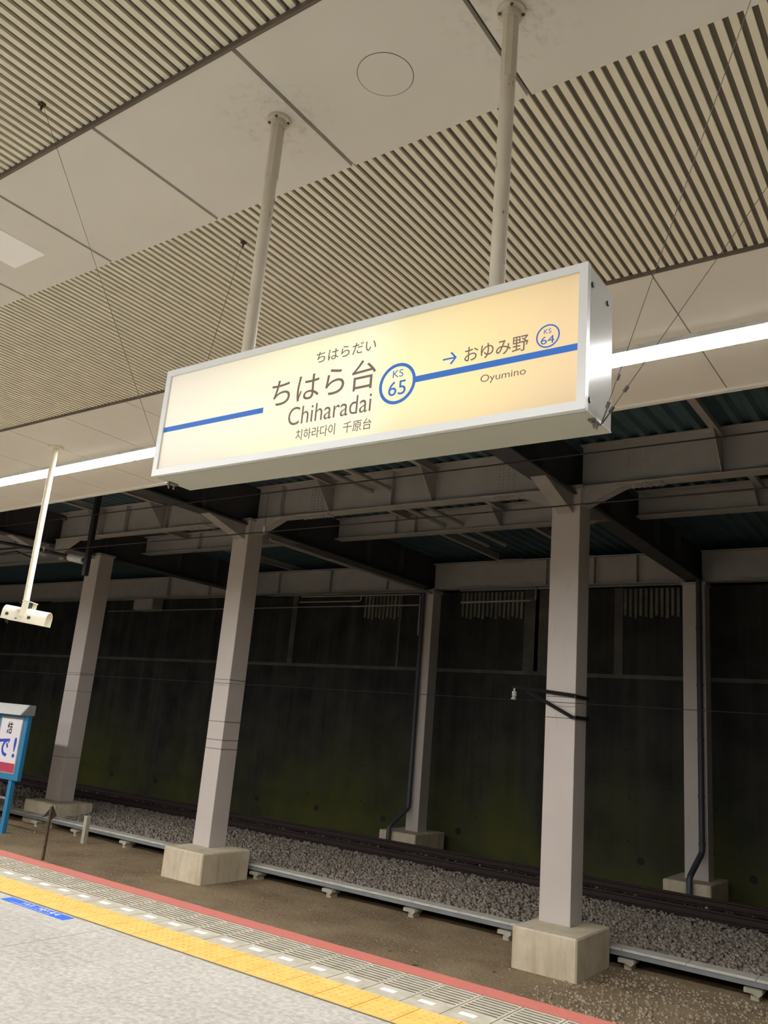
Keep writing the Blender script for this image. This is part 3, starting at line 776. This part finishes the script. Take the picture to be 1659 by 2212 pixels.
# ------------------------------------------------------------------ billboard
BY = 10.7
def bxz(px, py):   # helper values measured in the billboard plane
    return px, py
bb = thing('billboard', 'blue framed billboard with white hood and blue lettering at left edge', 'billboard', (-18.2, BY, -1.2))
bx1 = -16.86
MB().box(-22.5, bx1, BY, BY+.10, -.12, 1.28, .006).build('frame', MAT['bblue'], bb)
MB().prism([(BY-.20, 1.24), (BY-.02, 1.46), (BY+.10, 1.46), (BY+.10, 1.24)], 'x', -22.5, bx1-.02).build('lamp_hood', MAT['bwhite'], bb)
MB().prism([(BY-.20, 1.24), (BY-.02, 1.46), (BY+.12, 1.46), (BY+.12, 1.24)], 'x', bx1-.02, bx1+.03).build('hood_end', MAT['bgrey'], bb)
for lx in (-17.20, -19.3, -21.6):
    MB().box(lx, lx+.12, BY+.02, BY+.12, -1.22, -.12, .006).build('leg', MAT['bblue'], bb)
MB().box(-22, -17.15, BY+.04, BY+.08, -.52, -.48).build('cross_rail', MAT['bgrey'], bb)
def poster(x0, x1, z0, z1, first):
    p = MB().box(x0, x1, BY-.012, BY+.002, z0, z1).build('poster_frame', MAT['bgrey'], bb)
    s = MB().box(x0+.035, x1-.035, BY-.014, BY-.011, z0+.035, z1-.035).build('poster_sheet', MAT['paper'], bb)
    MB().box(x0+.035, x1-.035, BY-.016, BY-.013, z0+.035, z0+.22).build('crimson_band', MAT['crimson'], bb)
    return s
W2 = W[bb.name]
s1 = poster(-17.86, -17.0, .0, 1.18, True)
lettering('black_character', '結', -17.56, -17.36, .82, 1.08, BY-.0145, MAT['kanji'], bb, bold=.02, t=.002)
lettering('blue_lettering', 'で', -17.78, -17.34, .34, .72, BY-.0145, MAT['bluep'], bb, bold=.03, t=.002)
lettering('blue_lettering', '!', -17.20, -17.10, .34, .76, BY-.0145, MAT['bluep'], bb, bold=.01, t=.002)
s2 = poster(-19.2, -17.95, .0, 1.18, False)
MB().box(-18.9, -18.2, BY-.017, BY-.014, .85, 1.1).build('mint_block', MAT['mint'], bb)

# ------------------------------------------------------------------ track
def rail(y, lab, z=-.75):
    t = thing('rail', lab, 'rail', (-12, y, z), 'two rails of the far track')
    MB().prism([(y-.07, z-.15), (y+.07, z-.15), (y+.07, z-.138), (y+.012, z-.115), (y+.012, z-.045), (y+.033, z-.03), (y+.033, z-.006), (y-.033, z-.006), (y-.033, z-.03), (y-.012, z-.045), (y-.012, z-.115), (y-.07, z-.138)], 'x', XA, XB).build('rail_body', MAT['rail'], t)
    MB().box(XA, XB, y-.03, y+.03, z-.007, z).build('running_head', MAT['railhead'], t)
rail(14.95, 'dark rusted rail nearest the platform behind the ballast'); rail(16.09, 'dark rusted rail farther back near the wall foot')
s0 = None
for k in range(60):
    x = -1.0-.6*k
    if s0 is None: s0 = MB().box(-.12, .12, -1.1, 1.1, -.14, 0, .015).build('sleeper', MAT['sleeper']); o = s0
    else: o = s0.copy(); COL.objects.link(o)
    o.location = (x, 15.52, -.905)
    tag(o, 'dark weathered sleeper lying across under the far track rails', 'sleeper', 'sleepers of the far track')

# ground profile of the ballast bank
def bz(y):
    return np.interp(y, [12.24, 12.5, 13.5, 14.3, 17.0, 17.7, 18.2], [-1.05, -.99, -.90, -.915, -.93, -1.10, -1.2])
def grid(name, xs, ys, zf, mat):
    X, Y = np.meshgrid(xs, ys, indexing='ij'); Zz = zf(X, Y)
    v = np.stack([X, Y, Zz], -1).reshape(-1, 3); nx, ny = len(xs), len(ys)
    i = np.arange(nx-1)[:, None]*ny+np.arange(ny-1)[None, :]
    f = np.stack([i, i+ny, i+ny+1, i+1], -1).reshape(-1, 4)
    return v, f
def npmesh(name, v, f, mat):
    me = bpy.data.meshes.new(name); me.vertices.add(len(v)); me.vertices.foreach_set('co', v.astype(np.float32).ravel())
    k = f.shape[1]; me.loops.add(f.size); me.loops.foreach_set('vertex_index', f.astype(np.int32).ravel())
    me.polygons.add(len(f)); me.polygons.foreach_set('loop_start', np.arange(0, f.size, k, dtype=np.int32)); me.polygons.foreach_set('loop_total', np.full(len(f), k, dtype=np.int32))
    me.update(calc_edges=True); me.materials.append(mat)
    o = bpy.data.objects.new(name, me); COL.objects.link(o); return o
CUBE = np.array([(-1,-1,-1),(1,-1,-1),(1,1,-1),(-1,1,-1),(-1,-1,1),(1,-1,1),(1,1,1),(-1,1,1)], float)
CF = np.array([(0,3,2,1),(4,5,6,7),(0,1,5,4),(1,2,6,5),(2,3,7,6),(3,0,4,7)])
def rocks(pos, size):
    n = len(pos); q = rng.normal(size=(n, 4)); q /= np.linalg.norm(q, axis=1)[:, None]
    a, b, c, d = q.T
    R = np.stack([1-2*(c*c+d*d), 2*(b*c-d*a), 2*(b*d+c*a), 2*(b*c+d*a), 1-2*(b*b+d*d), 2*(c*d-b*a), 2*(b*d-c*a), 2*(c*d+b*a), 1-2*(b*b+c*c)], -1).reshape(n, 3, 3)
    s = size[:, None]*rng.uniform(.55, 1.1, (n, 3))
    v = CUBE[None]*s[:, None, :]*rng.uniform(.6, 1.0, (n, 8, 1))
    v = np.einsum('nij,nkj->nki', R, v)+pos[:, None, :]
    f = CF[None]+(np.arange(n)*8)[:, None, None]
    return v.reshape(-1, 3), f.reshape(-1, 4)
gv, gf = grid('b', np.linspace(XA+.1, XB-.1, 600), np.linspace(12.24, 18.2, 60), lambda X, Y: bz(Y)-.02+.012*np.sin(X*31+Y*17)*np.sin(X*13-Y*41), None)
n = 21000
px = np.concatenate([rng.uniform(-20, -1.2, n), rng.uniform(-34, -20, 3000)]); py = np.concatenate([12.24+2.6*rng.random(n)**.9, rng.uniform(12.24, 14.8, 3000)])
keep = ~((px > -5.2) & (px < -4.3) & (py < 11.9)); px, py = px[keep], py[keep]
pos = np.stack([px, py, bz(py)+rng.uniform(-.02, .012, len(px))], -1)
rv, rf = rocks(pos, rng.uniform(.018, .036, len(pos)))
m3 = 3500; qx = rng.uniform(-22, -1, m3); qy = rng.uniform(15.1, 17.2, m3)
r3v, r3f = rocks(np.stack([qx, qy, bz(qy)+rng.uniform(-.02, .01, m3)], -1), rng.uniform(.02, .035, m3))
v = np.concatenate([gv, rv, r3v]); f = np.concatenate([gf, rf+len(gv), r3f+len(gv)+len(rv)])
b = npmesh('ballast', v, f, MAT['ballast']); b['kind'] = 'stuff'; tag(b, 'bank of grey brown crushed stone ballast behind the cable trough', 'ballast')
# loose gravel and crumbs on the dirt, thickest right of the nearest footing
n = 7000; gx = rng.uniform(-4.6, 1.5, n); gy = rng.uniform(6.6, 11.9, n)
dens = np.clip((gx+4.9+(gy-9.5)*.25)/1.2, 0, 1); k = (rng.random(n) < dens) & ~((gx < -4.29) & (gy > 10.7)); gx, gy = gx[k], gy[k]
n2 = 1400; hx = rng.uniform(-20, -4, n2); hy = rng.uniform(6.0, 11.9, n2)
k = ~((hx > -12.05) & (hx < -10.95) & (hy > 10.65)) & ~((hx > -5.25) & (hx < -4.25) & (hy > 10.65)); hx, hy = hx[k], hy[k]
pos = np.stack([np.concatenate([gx, hx]), np.concatenate([gy, hy]), np.full(len(gx)+len(hx), -1.198)], -1)
sz = np.concatenate([rng.uniform(.008, .025, len(gx)), rng.uniform(.004, .014, len(hx))])
rv, rf = rocks(pos, sz)
g = npmesh('gravel', rv, rf, MAT['gravel']); g['kind'] = 'stuff'; tag(g, 'loose gravel scattered on the brown dirt, thickest near the nearest footing', 'gravel')

# dry leaves and twigs lying on the dirt
mb = MB()
for _ in range(90):
    lx, ly = random.uniform(-14, -3), random.uniform(6.2, 11.7)
    if (-5.3 < lx < -4.2 or -12.1 < lx < -10.9) and ly > 10.5: continue
    a = random.uniform(0, 6.28); r = random.uniform(.025, .06); wd = r*random.uniform(.25, .5); c_, s_ = math.cos(a), math.sin(a)
    P4 = [(-r, 0, .004), (0, -wd, .016), (r, 0, .006), (0, wd, .018)]
    mb.add([(lx+p*c_-q*s_, ly+p*s_+q*c_, -1.197+z_) for p, q, z_ in P4]+[(lx+p*c_-q*s_, ly+p*s_+q*c_, -1.199+z_) for p, q, z_ in P4],
           [(0, 1, 2, 3), (7, 6, 5, 4), (0, 4, 5, 1), (1, 5, 6, 2), (2, 6, 7, 3), (3, 7, 4, 0)])
lf = mb.build('leaf_litter', simple('dry leaf', lin((150,126,92)), .8, 0, .25, 30)); lf['kind'] = 'stuff'
tag(lf, 'scattered small dry leaves lying on the brown dirt', 'leaf litter')
